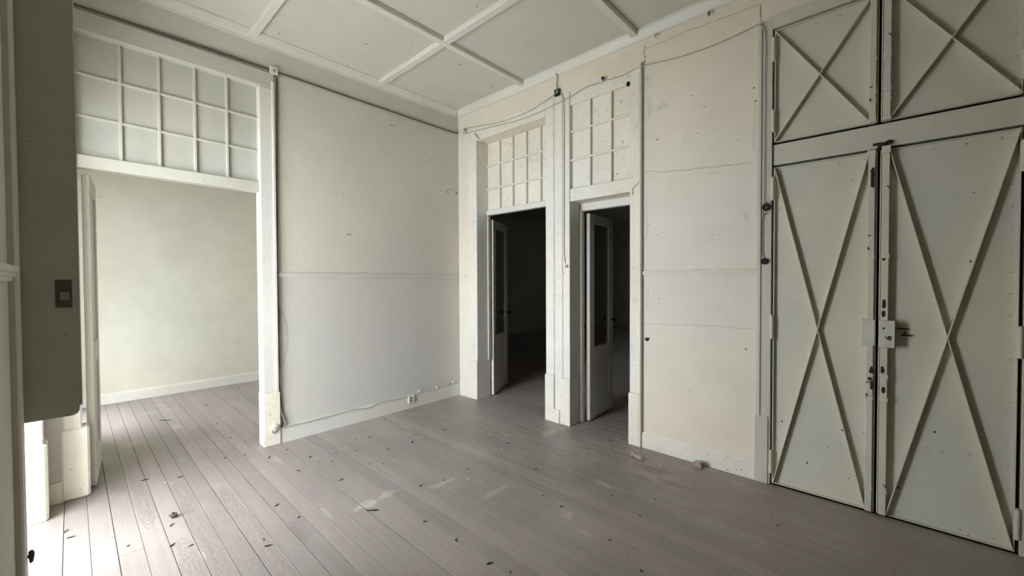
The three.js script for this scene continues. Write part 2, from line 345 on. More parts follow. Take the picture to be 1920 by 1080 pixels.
// right wall with two doorways, the painted-over fanlight and the opening of the steel doors
{
  const s = new THREE.Shape([[-3.6, 0], [0.345, 0], [0.345, 3.135], [1.40, 3.135], [1.40, 0], [1.697, 0], [1.697, 2.225], [2.337, 2.225], [2.337, 0], [3.39, 0], [3.39, 3.19], [4.53, 3.19], [4.53, 0], [XD, 0], [XD, H], [-3.6, H]].map(([a, b]) => new THREE.Vector2(a, b)));
  s.holes.push(new THREE.Path([[1.697, 2.345], [1.697, 3.165], [2.339, 3.165], [2.339, 2.345]].map(([a, b]) => new THREE.Vector2(a, b))));
  const g = new THREE.ExtrudeGeometry(s, { depth: T, bevelEnabled: false }); g.translate(0, 0, -T);
  struct('wall_right', metricUV(g), M.wallB, 'cream plastered wall with two doorways and a steel double door', 'wall');
}
// window wall beside the camera: two tall openings down to the floor
{
  const s = new THREE.Shape([[XF - 0.2, 0], [-2.55, 0], [-2.55, WTOP], [-1.5, WTOP], [-1.5, 0], [0.253, 0], [0.253, WTOP], [1.72, WTOP], [1.72, 0], [XD + 0.2, 0], [XD + 0.2, H], [XF - 0.2, H]].map(([a, b]) => new THREE.Vector2(a, b)));
  const g = new THREE.ExtrudeGeometry(s, { depth: WOUT - ZC, bevelEnabled: false }); g.translate(0, 0, ZC);
  struct('wall_front', metricUV(g), M.wall, 'thick outer wall around the window opening beside the dark shutter', 'wall');
}
struct('wall_rear', box(XD, XD + 0.2, 0, H, -8.6, ZC), M.wall, 'plain plastered wall at the end of the room beyond the steel doors', 'wall');
struct('wall_far', box(XF - 0.2, XF, 0, H, -T, ZC), M.wallFar, 'cream wall of the next room seen through the wide doorway', 'wall');
struct('wall_dark_back', box(-3.6, XD, -0.1, 3.2, -8.6, -8.4), M.wall, 'unlit back wall of the dark room behind the two doorways', 'wall');
struct('wall_dark_side', box(-3.7, -3.5, -0.1, 3.2, -8.6, -T), M.wall, 'unlit side wall of the dark room behind the two doorways', 'wall');
{ // ceiling: boards between battens
  const c = thing('ceiling', 'white painted ceiling of flat panels divided by square battens', 'ceiling', [1.4, H, 1.7], null, 'structure');
  part('slab', box(XF - 0.2, XD + 0.2, H + 0.012, H + 0.25, -T, WOUT), M.ceiling, c);
  const xs = [0, 1.10, 2.38, 3.66, 4.94, XD], zs = [0, 1.075, 2.262, 3.45, ZC];
  for (let i = 0; i + 1 < xs.length; i++) for (let j = 0; j + 1 < zs.length; j++) part('ceiling_panel', box(xs[i] + 0.002, xs[i + 1] - 0.002, H, H + 0.012, zs[j] + 0.002, zs[j + 1] - 0.002), M.ceiling, c);
  part('ceiling_panel', box(XF, -AT, H, H + 0.012, 0, ZC), M.ceiling, c);
  for (const z of zs.slice(1, 4)) for (let i = 0; i + 1 < xs.length; i++) part('batten', cbox(xs[i] + (i ? 0.032 : 0), xs[i + 1] - (i + 2 < xs.length ? 0.032 : 0), H - 0.044, H + 0.001, z - 0.032, z + 0.032, 0.004), M.batten, c);
  for (const x of xs.slice(1, 5)) part('batten', cbox(x - 0.032, x + 0.032, H - 0.042, H + 0.001, 0, ZC, 0.004), M.batten, c);
}
struct('ceiling', box(-3.6, XD, 3.2, 3.4, -8.6, -T), M.ceiling, 'unlit ceiling of the dark room behind the doorways', 'ceiling');

// ---------------------------------------------------------------- mouldings
const cornice = (s) => [[0, H], [0, H - 0.085], [s * 0.012, H - 0.085], [s * 0.014, H - 0.07], [s * 0.03, H - 0.045], [s * 0.045, H - 0.018], [s * 0.05, H - 0.016], [s * 0.05, H]];
struct('trim_1', prism(cornice(1), 'z', 0.05, ZC - 0.05), M.batten, 'small white cornice moulding above the left wall', 'cornice');
struct('trim_2', prism(cornice(1), 'x', 0, XD), M.batten, 'small white cornice moulding above the right wall', 'cornice');
struct('trim_3', prism(cornice(-1).map(([a, b]) => [ZC + a, b]), 'x', 0, XD), M.batten, 'small white cornice moulding above the window wall', 'cornice');
const rail = (s) => [[0, 1.485], [s * 0.006, 1.485], [s * 0.009, 1.493], [s * 0.012, 1.497], [s * 0.016, 1.506], [s * 0.016, 1.514], [s * 0.011, 1.518], [s * 0.010, 1.526], [s * 0.004, 1.531], [0, 1.531]];
const railA = struct('trim_4', prism(rail(1), 'z', 0, 2.1), M.wallA, 'thin dado rail along the left wall', 'dado rail');
struct('trim_5', prism(rail(1), 'x', 0.0, 0.19), M.oldTrim, 'short dado rail piece between room corner and door casing', 'dado rail');
struct('trim_6', prism(rail(1), 'x', 2.447, 3.305), M.wallB, 'thin dado rail between doorway and steel door', 'dado rail');
struct('trim_7', prism([[0, 1.455], [-0.01, 1.455], [-0.012, 1.465], [-0.018, 1.472], [-0.018, 1.478], [-0.024, 1.484], [-0.027, 1.492], [-0.027, 1.5], [-0.018, 1.505], [0, 1.51]].map(([a, b]) => [ZC + a, b]), 'x', 1.87, XD), M.trim, 'dado rail on the window wall next to the shutter', 'dado rail');
const base = (h, t) => [[0, 0], [t, 0], [t, h - 0.018], [t - 0.006, h - 0.012], [t - 0.008, h], [0, h]];
struct('baseboard_left', prism(base(0.145, 0.02), 'z', 0, 2.105), M.trim, 'white skirting board along the left wall with a loose cable on top', 'baseboard');
struct('baseboard_right', prism(base(0.137, 0.018), 'x', 2.446, 3.303), M.oldTrim, 'chipped skirting board between doorway and steel door', 'baseboard');
struct('baseboard_corner', prism(base(0.162, 0.016), 'x', 0.0, 0.19), M.oldTrim, 'short skirting piece in the corner beside the doorway', 'baseboard');
struct('baseboard_far', prism(base(0.125, 0.02).map(([a, b]) => [XF + a, b]), 'z', 0, ZC), M.trim, 'skirting board of the next room', 'baseboard');
struct('baseboard_stub', prism(base(0.135, 0.02), 'z', 3.405, ZC), M.oldTrim, 'short skirting piece between wide doorway and window', 'baseboard');
struct('baseboard_rear', prism(base(0.14, 0.02).map(([a, b]) => [XD - a, b]), 'z', 0, ZC), M.trim, 'skirting board at the end of the room', 'baseboard');
struct('baseboard_front', prism(base(0.14, 0.02).map(([a, b]) => [ZC - a, b]), 'x', 1.87, XD), M.trim, 'skirting board below the dado of the window wall', 'baseboard');
struct('baseboard_dark', prism(base(0.14, 0.02).map(([a, b]) => [-8.4 + a, b]), 'x', -3.5, XD), M.trim, 'skirting board at the back of the dark room', 'baseboard');

let trimNo = 7;
const trim = (geos, mat, label, category = 'door casing') => struct('trim_' + (++trimNo), geos, mat, label, category);
// wide doorway in the left wall
trim([cbox(-AT - 0.002, 0.022, 0.47, 3.1355, 2.107, 2.228, 0.006), cbox(0.02, 0.034, 0.47, 3.2, 2.107, 2.132, 0.005)], M.trim, 'white casing post between wide doorway and left wall');
trim(cbox(-AT - 0.005, 0.03, 0, 0.47, 2.096, 2.231, 0.006), M.oldTrim, 'chipped plinth block at the foot of the wide doorway casing', 'plinth');
trim(cbox(-AT - 0.002, 0.022, 3.136, 3.275, 2.107, 3.41, 0.006), M.trimGrey, 'broad white lintel board above the wide doorway fanlight', 'lintel');
trim(cbox(-AT - 0.002, 0.02, 0.47, 3.1355, 3.312, 3.4, 0.008), M.oldTrim, 'casing post between wide doorway and window');
trim(cbox(-AT, 0.03, 0, 0.475, 3.278, 3.412, 0.012), M.oldTrim, 'chipped plinth block between wide doorway and window', 'plinth');
// doorways in the right wall
trim(cbox(0.19, 0.347, 0.468, 3.29, -T, 0.014, 0.005), M.oldTrim, 'chipped white casing beside the corner of the room');
trim(cbox(0.187, 0.347, 0, 0.468, -T, 0.024, 0.005), M.oldTrim, 'plinth block below the casing beside the corner', 'plinth');
trim(cbox(0.347, 1.398, 3.132, 3.29, -T + 0.001, 0.014, 0.005), M.oldTrim, 'chipped lintel above the doorway with the glazed door', 'lintel');
trim(cbox(1.398, 1.505, 0.48, 3.29, -T, 0.012, 0.004), M.oldTrim, 'white casing right of the doorway with the glazed door');
trim([cbox(1.390, 1.507, 0, 0.48, -T, 0.024, 0.005), cbox(1.5, 1.575, 0, 0.135, 0.0, 0.026, 0.004)], M.oldTrim, 'stepped plinth block between the two doorways', 'plinth');
trim(prism([[1.508, 0], [1.508, 0.006], [1.585, 0.006], [1.6, 0.012], [1.612, 0.02], [1.617, 0.014], [1.617, 0]], 'y', 0.02, 3.29), M.oldTrim, 'beaded board between the casings of the two doorways');
trim(prism(rail(1), 'x', 1.508, 1.612), M.oldTrim, 'tiny dado rail piece between the two doorway casings', 'dado rail');
trim(cbox(1.618, 1.699, 0.47, 3.29, -0.15, 0.016, 0.004), M.oldTrim, 'white casing left of the narrow dark doorway');
trim(cbox(1.58, 1.703, 0.0, 0.47, -0.15, 0.024, 0.005), M.oldTrim, 'plinth block left of the narrow dark doorway', 'plinth');
trim(cbox(2.335, 2.428, 0.458, 3.29, -T, 0.02, 0.005), M.oldTrim, 'flaking white casing right of the narrow dark doorway');
trim(cbox(2.327, 2.428, 0, 0.458, -T, 0.03, 0.005), M.oldTrim, 'plinth block right of the narrow dark doorway', 'plinth');
trim(cbox(1.699, 2.335, 2.222, 2.345, -T, 0.008, 0.004), M.oldTrim, 'lintel board above the narrow dark doorway', 'lintel');
trim(cbox(1.699, 2.335, 3.162, 3.29, -T + 0.002, 0.003, 0.002), M.oldTrim, 'head board above the painted-over fanlight', 'lintel');
trim(cbox(2.428, 2.446, 0, 3.305, 0, 0.036, 0.005), M.trim, 'thin vertical strip between narrow doorway casing and plaster wall', 'strip');
trim(cbox(0.347, 0.361, 0.46, 2.252, -0.205, -0.165, 0.002), M.trim, 'thin pale door stop inside the glazed doorway recess', 'door frame');
// inner frame of the narrow doorway
trim([cbox(1.697, 1.727, 0, 2.20, -0.21, -0.155, 0.006), cbox(1.697, 2.337, 2.145, 2.222, -0.21, -0.155, 0.006), cbox(2.307, 2.337, 0, 2.145, -0.21, -0.155, 0.006)], M.trim, 'inner frame set back in the narrow dark doorway', 'door frame');
// pilaster strip and frame beside the steel doors
trim([prism([[3.307, 0], [3.307, 0.014], [3.322, 0.022], [3.334, 0.022], [3.338, 0.012], [3.362, 0.012], [3.366, 0.018], [3.398, 0.018], [3.398, 0]], 'y', 0.478, 3.262)], M.trimGrey, 'grooved casing strip left of the steel double door');
trim(cbox(3.303, 3.388, 0, 0.478, 0, 0.026, 0.004), M.trimGrey, 'plinth block left of the steel double door', 'plinth');
{
  const f = thing('trim', 'painted iron frame with a broad cross rail around the steel double door', 'door frame', [3.955, 0, 0], null, 'structure'); f.name = 'trim_' + (++trimNo);
  part('frame_post', cbox(3.384, 3.399, 0, 3.262, -0.12, 0.016, 0.002), M.steel, f);
  part('frame_post', cbox(4.518, 4.62, 0, 3.262, -0.12, 0.016, 0.003), M.steel, f);
  part('frame_head', cbox(3.366, 4.62, 3.188, 3.275, -0.12, 0.016, 0.003), M.steel, f);
  part('cross_rail', cbox(3.402, 4.513, 2.245, 2.388, -0.09, 0.0, 0.003), M.steel, f);
  part('backing', box(3.39, 4.53, 0, 3.2, -0.21, -0.15), M.shadeBlack, f);  // black sheet added behind the leaves so their gaps read as shade
}
// window wall: casing of the opening by the camera
trim([cbox(1.72, 1.85, 0, WTOP + 0.12, ZC - 0.0205, ZC + 0.02, 0.006), cbox(0.253, 1.72, WTOP, WTOP + 0.12, ZC - 0.02, ZC + 0.01, 0.006)], M.trim, 'white casing of the window beside the dark shutter', 'window casing');
trim(cbox(0.14, 0.256, 0.47, WTOP, ZC - 0.013, ZC + 0.25, 0.006), M.oldTrim, 'brightly lit window jamb beyond the shutter', 'window casing');
trim(cbox(0.12, 0.266, 0, 0.47, ZC - 0.028, ZC + 0.28, 0.012), M.oldTrim, 'daylit chipped plinth block at the foot of the window jamb', 'plinth');

// ---------------------------------------------------------------- fanlights: frame, bars and painted-over panes
function fanlight(no, label, plane, axis, us, vs, depth, bar, matPane, matBar, skipTop) {
  const flip = axis === 'x';
  const B = (u0, u1, v0, v1, d0, d1, c) => flip ? cbox(d0, d1, v0, v1, u0, u1, c) : cbox(u0, u1, v0, v1, d0, d1, c);
  const g = thing('window', label, 'fanlight', flip ? [plane, vs[0], (us[0] + us.at(-1)) / 2] : [(us[0] + us.at(-1)) / 2, vs[0], plane], null, 'structure'); g.name = 'window_' + no;
  for (let i = 0; i + 1 < us.length; i++) for (let j = 0; j + 1 < vs.length; j++) {
    const tilt = rr(-0.001, 0.001);
    part('pane', B(us[i] + 0.001, us[i + 1] - 0.001, vs[j] + 0.001, vs[j + 1] - 0.001, plane - depth - 0.008 + tilt, plane - depth + tilt, 0.001), matPane, g);
  }
  for (let i = 1; i + 1 < us.length; i++) part('glazing_bar', B(us[i] - bar / 2, us[i] + bar / 2, vs[0], vs.at(-1), plane - depth, plane, 0.004), matBar, g);
  for (let j = 1; j + 1 < vs.length; j++) part('glazing_bar', B(us[0], us.at(-1), vs[j] - bar / 2, vs[j] + bar / 2, plane - depth, plane - 0.002, 0.004), matBar, g);
  return g;
}
{
  const us = [2.225, 2.448, 2.661, 2.876, 3.088, 3.312], g = fanlight(1, 'wide painted-over fanlight of fifteen panes above the wide doorway', -0.028, 'x', us, [2.315, 2.582, 2.866, 3.14], 0.02, 0.02, M.wallPane, M.trimGrey);
  part('bottom_rail', cbox(-AT + 0.002, -0.004, 2.228, 2.315, 2.225, 3.312, 0.005), M.trimGrey, g);
  part('backing_board', box(-AT + 0.004, -0.06, 2.3, 3.137, 2.227, 3.312), M.wall, g);
}
{
  const g = fanlight(2, 'painted-over fanlight with a narrow grid above the glazed door', -0.15, 'z', [0.347, 0.57, 0.78, 0.99, 1.195, 1.398], [2.315, 2.57, 2.855, 3.134], 0.03, 0.02, M.oldTrim, M.trim);
  part('bottom_rail', cbox(0.347, 1.398, 2.252, 2.316, -T, -0.148, 0.004), M.trim, g);
  part('backing_board', box(0.347, 1.398, 2.3, 3.137, -T + 0.002, -0.19), M.wall, g);
}
{
  const g = fanlight(3, 'shallow painted-over fanlight of nine panes above the narrow dark doorway', 0.003, 'z', [1.697, 1.918, 2.139, 2.337], [2.345, 2.626, 2.905, 3.165], 0.028, 0.018, M.oldTrim, M.oldTrim);
  part('backing_board', box(1.699, 2.336, 2.347, 3.163, -T + 0.002, -0.036), M.wall, g);
  part('hole', cyl(2.312, 3.17, -0.001, 0.02, 0.012, 'z', 14), M.shadeBlack, g).userData.label = 'round black disc standing in for a dark opening';  // solid disc, its black colour stands for the shade of an opening
}
// ---------------------------------------------------------------- timber doors
function hung(o, geoList) { for (const [n, g, m] of geoList) { const x = new THREE.Mesh(g, m); x.name = n; x.castShadow = x.receiveShadow = true; o.add(x); } }
{ // leaf of the wide doorway, swung into the next room; local x runs from hinge to free edge, z is the thickness
  const o = thing('door', 'painted panel door swung open into the next room', 'door', [-0.11, 0.012, 3.268], null, 'structure'); o.name = 'door_1';
  const g = new THREE.Vector3(-0.645 + 0.11, 0, 3.222 - 3.268); o.rotation.y = Math.atan2(-g.z, g.x);
  const W = g.length();
  hung(o, [['stile', cbox(0, 0.09, 0, 2.19, -0.02, 0.02), M.trim], ['stile', cbox(W - 0.09, W, 0, 2.19, -0.02, 0.02), M.trim],
    ['rail', cbox(0.09, W - 0.09, 0, 0.2, -0.02, 0.02), M.trim], ['rail', cbox(0.09, W - 0.09, 0.85, 1.0, -0.02, 0.02), M.trim], ['rail', cbox(0.09, W - 0.09, 2.08, 2.19, -0.02, 0.02), M.trim],
    ['panel', cbox(0.085, W - 0.085, 0.19, 0.86, -0.008, 0.008), M.trim], ['panel', cbox(0.085, W - 0.085, 0.99, 2.09, -0.008, 0.008), M.trim]]);
}
function glazedLeaf(name, label, hinge, free, top, mat, split) {
  const o = thing('door', label, 'door', [hinge[0], 0.01, hinge[1]], null, 'structure'); o.name = name;
  const dx = free[0] - hinge[0], dz = free[1] - hinge[1], W = Math.hypot(dx, dz);
  o.rotation.y = Math.atan2(-dz, dx);
  const t = 0.019, s = 0.105;
  hung(o, [['stile', cbox(0, s, 0, top, -t, t), mat], ['stile', cbox(W - s, W, 0, top, -t, t), mat],
    ['rail', cbox(s, W - s, 0, 0.2, -t, t), mat], ['rail', cbox(s, W - s, split - 0.14, split, -t, t), mat], ['rail', cbox(s, W - s, top - 0.1, top, -t, t), mat],
    ['panel', cbox(s - 0.005, W - s + 0.005, 0.19, split - 0.13, -0.009, 0.009), mat],
    ['pane', cbox(s - 0.005, W - s + 0.005, split - 0.005, top - 0.095, -0.002, 0.002, 0.0005), M.glass]]);
  const h = new THREE.Mesh(mergeGeometries([cyl(W - 0.05, 1.0, -t - 0.02, 0.008, 0.04, 'z', 10), cyl(W - 0.05, 1.0, -t - 0.045, 0.022, 0.02, 'z', 14), cyl(W - 0.05, 1.0, t + 0.02, 0.008, 0.04, 'z', 10), cyl(W - 0.05, 1.0, t + 0.045, 0.022, 0.02, 'z', 14)]), M.dark);
  h.name = 'knob'; h.castShadow = true; o.add(h);
  return o;
}
glazedLeaf('door_2', 'half-glazed timber door leaf swung back into the dark room near the corner', [0.352, -0.235], [0.06, -0.80], 2.2, M.trim, 0.74);
glazedLeaf('door_3', 'half-glazed timber door leaf inside the narrow dark doorway', [1.752, -0.235], [1.705, -0.80], 2.12, M.trim, 0.74);

// ---------------------------------------------------------------- steel double door: two upper and two lower leaves
function steelLeaf(no, label, x0, x1, y0, y1, seamSide, hinges) {
  const o = thing('door', label, 'steel door', [(x0 + x1) / 2, y0, 0], null, 'structure'); o.name = 'door_' + no;
  const zf = -0.014, inner = seamSide > 0 ? x1 : x0, outer = seamSide > 0 ? x0 : x1;
  part('sheet', cbox(x0, x1, y0, y1, zf - 0.004, zf, 0.001), M.steel, o);
  // rims of angle iron
  part('rim', cbox(Math.min(outer, outer + seamSide * 0.006), Math.max(outer, outer + seamSide * 0.006), y0, y1, zf, 0.012, 0.001), M.steel, o);
  part('rim', cbox(x0, x1, y0, y0 + 0.006, zf, 0.008, 0.001), M.steel, o);
  part('rim', cbox(x0, x1, y1 - 0.006, y1, zf, 0.008, 0.001), M.steel, o);
  // seam bar
  const bs = seamSide > 0 ? [inner - 0.042, inner - 0.009] : [inner + 0.009, inner + 0.044];
  part('seam_bar', cbox(bs[0], bs[1], y0 + 0.004, y1 - 0.004, zf, 0.034, 0.003), M.steelWorn, o);
  part('seam_bar', cbox(Math.min(inner, inner - seamSide * 0.006), Math.max(inner, inner - seamSide * 0.006), y0, y1, zf, 0.012, 0.001), M.steel, o);
  // diagonal braces: flat bars standing on edge
  const bx0 = seamSide > 0 ? x0 + 0.008 : bs[1], bx1 = seamSide > 0 ? bs[0] : x1 - 0.008, by0 = y0 + 0.012, by1 = y1 - 0.02;
  for (const s of [0, 1]) {
    const ax = bx0, ay = s ? by1 : by0, ex = bx1, ey = s ? by0 : by1, L = Math.hypot(ex - ax, ey - ay);
    const g = cbox(-L / 2, L / 2, -0.003, 0.003, 0, 0.04 - s * 0.001, 0.001);
    g.rotateZ(Math.atan2(ey - ay, ex - ax)); g.translate((ax + ex) / 2, (ay + ey) / 2, zf);
    part('brace', g, M.steel, o);
  }
  // rivets along the rims
  const rv = [];
  for (let y = y0 + 0.09; y < y1 - 0.05; y += 0.115) rv.push(cyl(outer + seamSide * 0.024, y, zf + 0.002, 0.006, 0.006, 'z', 6, 0.004));
  for (let x = x0 + 0.1; x < x1 - 0.06; x += 0.125) { rv.push(cyl(x, y0 + 0.03, zf + 0.002, 0.006, 0.006, 'z', 6, 0.004)); rv.push(cyl(x, y1 - 0.035, zf + 0.002, 0.006, 0.006, 'z', 6, 0.004)); }
  part('rivets', rv, M.steel, o).userData.kind = 'stuff';
  for (const [a, b] of hinges) {
    const h = part('hinge', cyl(outer - seamSide * 0.006, (a + b) / 2, 0.018, 0.011, b - a, 'y', 12), M.steel, o);
    part('hinge_pin', [cyl(outer - seamSide * 0.006, b + 0.004, 0.018, 0.007, 0.008, 'y', 10), cyl(outer - seamSide * 0.006, (a + b) / 2, 0.018, 0.0118, 0.004, 'y', 12)], M.steel, h);
  }
  return { o, bs, zf };
}
const SX = 3.955, H1 = [[2.0, 2.155], [1.035, 1.193], [0.085, 0.241]], H2 = [[2.96, 3.118], [2.471, 2.62]];
const upL = steelLeaf(4, 'upper steel leaf with diagonal cross above the tall leaf hinged by the plaster wall', 3.411, SX - 0.006, 2.402, 3.174, 1, H2);
const upR = steelLeaf(5, 'upper steel leaf with diagonal cross above the tall leaf with the lock box', SX + 0.006, 4.503, 2.402, 3.174, -1, H2);
const loL = steelLeaf(6, 'tall steel leaf with crossed braces hinged beside the plaster wall', 3.411, SX - 0.006, 0.012, 2.228, 1, H1);
const loR = steelLeaf(7, 'tall steel leaf with crossed braces carrying the lock box', SX + 0.006, 4.503, 0.012, 2.228, -1, H1);
function lump(x, y, z, rx, ry, rz, s, n = 1) {     // irregular small solid
  const g = new THREE.IcosahedronGeometry(1, n), p = g.attributes.position;
  for (let i = 0; i < p.count; i++) {
    const a = p.getX(i), b = p.getY(i), c = p.getZ(i), k = 0.72 + 0.5 * hash(Math.round(a * 50), Math.round(b * 50) * 7 + Math.round(c * 50), s);
    p.setXYZ(i, a * rx * k, b * ry * k, c * rz * k);
  }
  g.computeVertexNormals(); g.translate(x, y, z); return strip(g);
}
{
  // lock of the lower leaves
  const lk = part('lock_box', cbox(3.964, 4.036, 1.04, 1.2, -0.014, 0.062, 0.003), M.steelWorn, loR.o);
  part('keyhole', cyl(3.985, 1.155, 0.0625, 0.006, 0.003, 'z', 10), M.dark, lk);
  part('rust_patch', [lump(4.037, 1.12, 0.03, 0.002, 0.05, 0.022, 5), lump(4.037, 1.07, 0.03, 0.002, 0.03, 0.02, 6), lump(4.01, 1.104, 0.062, 0.009, 0.006, 0.001, 7)], M.rust, lk);
  part('latch_bolt', [cyl(4.07, 1.153, -0.004, 0.004, 0.05, 'x', 8), cyl(4.085, 1.115, -0.004, 0.005, 0.045, 'x', 8), cyl(4.08, 1.132, -0.006, 0.006, 0.02, 'z', 8)], M.rust, loR.o);
  part('keep_box', cbox(3.884, 3.946, 1.042, 1.2, -0.014, 0.04, 0.003), M.steelWorn, loL.o);
  // guides and rusty catches of the sliding rods
  for (const [y, d] of [[1.585, 0.006], [0.86, 0.007], [0.72, 0.007], [0.16, 0.005]]) {
    part('rod_guide', cbox(loL.bs[0] - 0.004, loL.bs[1] + 0.002, y - 0.012, y + 0.012, -0.014, 0.034 + d, 0.002), M.steelWorn, loL.o);
    part('rod_guide', cbox(loR.bs[0] - 0.002, loR.bs[1] + 0.004, y - 0.012, y + 0.012, -0.014, 0.034 + d, 0.002), M.steelWorn, loR.o);
  }
  for (const [y, h] of [[0.885, 0.03], [0.8, 0.03], [2.08, 0.05], [2.03, 0.03], [0.84, 0.016]]) part('rust_patch', lump(3.93 + rr(-0.006, 0.006), y, 0.035, 0.01, h, 0.002, Math.round(y * 100)), M.rust, loL.o);
  for (const [y, h] of [[0.9, 0.022], [1.3, 0.03], [1.24, 0.02], [0.78, 0.02], [1.57, 0.012]]) part('rust_patch', lump(3.98 + rr(-0.008, 0.008), y, 0.035, 0.009, h, 0.002, Math.round(y * 100) + 1), M.rust, loR.o);
  part('top_catch', [cbox(3.925, 4.0, 2.262, 2.273, 0, 0.02, 0.002), cbox(3.948, 3.985, 2.24, 2.268, -0.005, 0.026, 0.002), lump(4.0, 2.268, 0.012, 0.016, 0.012, 0.012, 91)], M.rust, loR.o);
  part('rod_end', cbox(loL.bs[0] - 0.006, loL.bs[1] + 0.002, 2.19, 2.232, 0.0, 0.042, 0.003), M.steelWorn, loL.o);
  part('rod_end', cbox(loR.bs[0] - 0.002, loR.bs[1] + 0.004, 2.2, 2.244, 0.0, 0.044, 0.003), M.steelWorn, loR.o);
  for (const [q, x] of [[upL, 3.93], [upR, 3.98]]) for (const y of [2.41, 2.52, 2.58, 2.78]) part('rod_guide', cbox(q.bs[0] - 0.002, q.bs[1] + 0.002, y - 0.012, y + 0.012, -0.014, 0.039, 0.002), M.steelWorn, q.o);
  // bolt heads standing on the lower sheets
  for (const [q, list] of [[loL, [[1466, 790], [1501, 793], [1538, 805], [1579, 807], [1621, 820], [1523, 837], [1513, 868], [1480, 730]]], [loR, [[1752, 810], [1764, 847], [1817, 852], [1685, 915], [1830, 918], [1738, 840], [1820, 490], [1670, 500]]]])
    for (let k = 0; k < 2; k++) part('bolt_heads', list.filter((_, i) => (i % 3 === 0) === (k === 0)).map(([u, v]) => { const p = onB(u, v, -0.012); return cyl(p[0], p[1], -0.012, 0.006, 0.006, 'z', 6, 0.004); }), k % 4 ? M.steel : M.rust, q.o).userData.kind = 'stuff';
}

// ---------------------------------------------------------------- shutter of the near window
{
  const o = thing('window_shutter', 'tall dark backlit shutter leaf hanging beside the window, ending well above the floor', 'shutter', [1.705, 0.95, 3.47]);
  const z0 = 3.332, z1 = 3.74, c = 0.018, y0 = 0.942, y1 = 2.58, w = 1.718, t = 1.69;
  part('board', prism([[z1, y0], [z0 + c, y0], [z0 + c * 0.3, y0 + c * 0.35], [z0, y0 + c], [z0, y1], [z1, y1]], 'x', t, w), M.trimGrey, o);
  part('edge_strip', cbox(t - 0.012, t + 0.006, y0 + 0.03, y1, z0 - 0.008, z0 + 0.012, 0.003), M.trimGrey, o);
  const k = part('latch_plate', cbox(w - 0.001, w + 0.003, 1.355, 1.46, 3.345, 3.388, 0.001), M.latch, o);
  part('latch_block', cbox(w + 0.002, w + 0.014, 1.382, 1.415, 3.353, 3.377, 0.003), M.latchBlock, k);
  part('hinge', cyl(t - 0.004, 1.3, z1, 0.009, 0.09, 'y', 10), M.rust, o); part('hinge', cyl(t - 0.004, 2.3, z1, 0.009, 0.09, 'y', 10), M.rust, o);
}
{ // frame of the French window, its leaves gone
  for (const [n, x0, x1, w] of [[4, 0.253, 1.72, 'near'], [5, -2.55, -1.5, 'next-room']]) {
    const f = thing('window', n === 4 ? 'open French window frame behind the shutter' : 'open French window frame of the next room', 'window', [(x0 + x1) / 2, 0, 3.8], null, 'structure'); f.name = 'window_' + n;
    part('jamb', cbox(x0 - 0.002, x0 + 0.05, 0, WTOP, 3.76, 3.83), M.trim, f); part('jamb', cbox(x1 - 0.05, x1 + 0.002, 0, WTOP, 3.76, 3.83), M.trim, f); part('head', cbox(x0 + 0.05, x1 - 0.05, WTOP - 0.06, WTOP, 3.76, 3.83), M.trim, f);
  }
  tag(part('street', box(-30, 30, -5.2, -5, WOUT + 1, 40), M.stone), 'grey street outside the windows', 'street', null, 'structure');
  tag(part('bounce_slab', box(-3, XD, -0.25, -0.03, WOUT, WOUT + 0.95), M.stone), 'pale stone slab added outside the windows to bounce sky light up', 'bounce_slab', null, 'structure');  // unseen slab, added to throw sky light up to the ceiling
}
tag(part('hook', [cyl(1.735, 0.462, ZC - 0.022, 0.006, 0.012, 'z', 8), lump(1.735, 0.462, ZC - 0.03, 0.014, 0.026, 0.008, 11)], M.rustHook), 'small rusty hook on the window casing below the shutter', 'hook');

// ---------------------------------------------------------------- wiring
{ // closed shutter leaf over half of the next room's window
  const o = thing('window_shutter', 'closed narrow shutter leaf over part of the window in the next room', 'shutter', [-2.25, 0.95, 3.74]);
  part('board', cbox(-2.55, -2.25, 0.95, WTOP - 0.06, 3.725, 3.753, 0.004), M.trimGrey, o);
}
const wire = (pts, r, mat, label, seg = 6) => tag(part('cable', tube(pts, r, seg), mat), label, 'cable');
const A = (list, x) => list.map(([u, v]) => { const p = onA(u, v, x); return [x, p[1], p[2]]; });
const B = (list, z) => list.map(([u, v]) => { const p = onB(u, v, z); return [p[0], p[1], z]; });
{
  const o = thing('cable_bundle', 'pair of cables along the top of the wide doorway lintel', 'cable', [0, 0, 0]);
  part('cable', tube([[0.012, 3.293, ZC - 0.01], [0.012, 3.3, 2.9], [0.013, 3.305, 2.5], [0.012, 3.302, 2.14]], 0.009), M.cableDark, o);
  part('cable', tube([[0.011, 3.286, ZC - 0.01], [0.011, 3.282, 2.8], [0.012, 3.286, 2.2], [0.012, 3.288, 2.12]], 0.006), M.cable, o);
}
wire([[0.012, 3.302, 2.08], [0.014, 3.30, 1.8], [0.012, 3.297, 1.2], [0.014, 3.295, 0.6], [0.012, 3.297, 0.1], [0.02, 3.3, 0.025]], 0.0085, M.cableDark, 'grey cable from junction box to the corner along the left wall');
wire(B([[872, 241], [900, 236], [928, 231], [965, 220], [998, 205], [1025, 187], [1041, 177]], 0.022), 0.004, M.cable, 'upper pale cable from the corner to the broken switch box');
wire(B([[868, 252], [885, 247], [925, 237], [970, 226], [1010, 211], [1040, 196], [1070, 181], [1100, 163], [1126, 154]], 0.024), 0.0042, M.cable, 'lower pale cable from the corner to the clamp above the fanlight');
wire(B([[1132, 152], [1165, 142], [1200, 125], [1220, 120], [1270, 108], [1330, 88], [1380, 66], [1422, 46]], 0.022), 0.004, M.cable, 'pale cable from the clamp to the steel door frame');
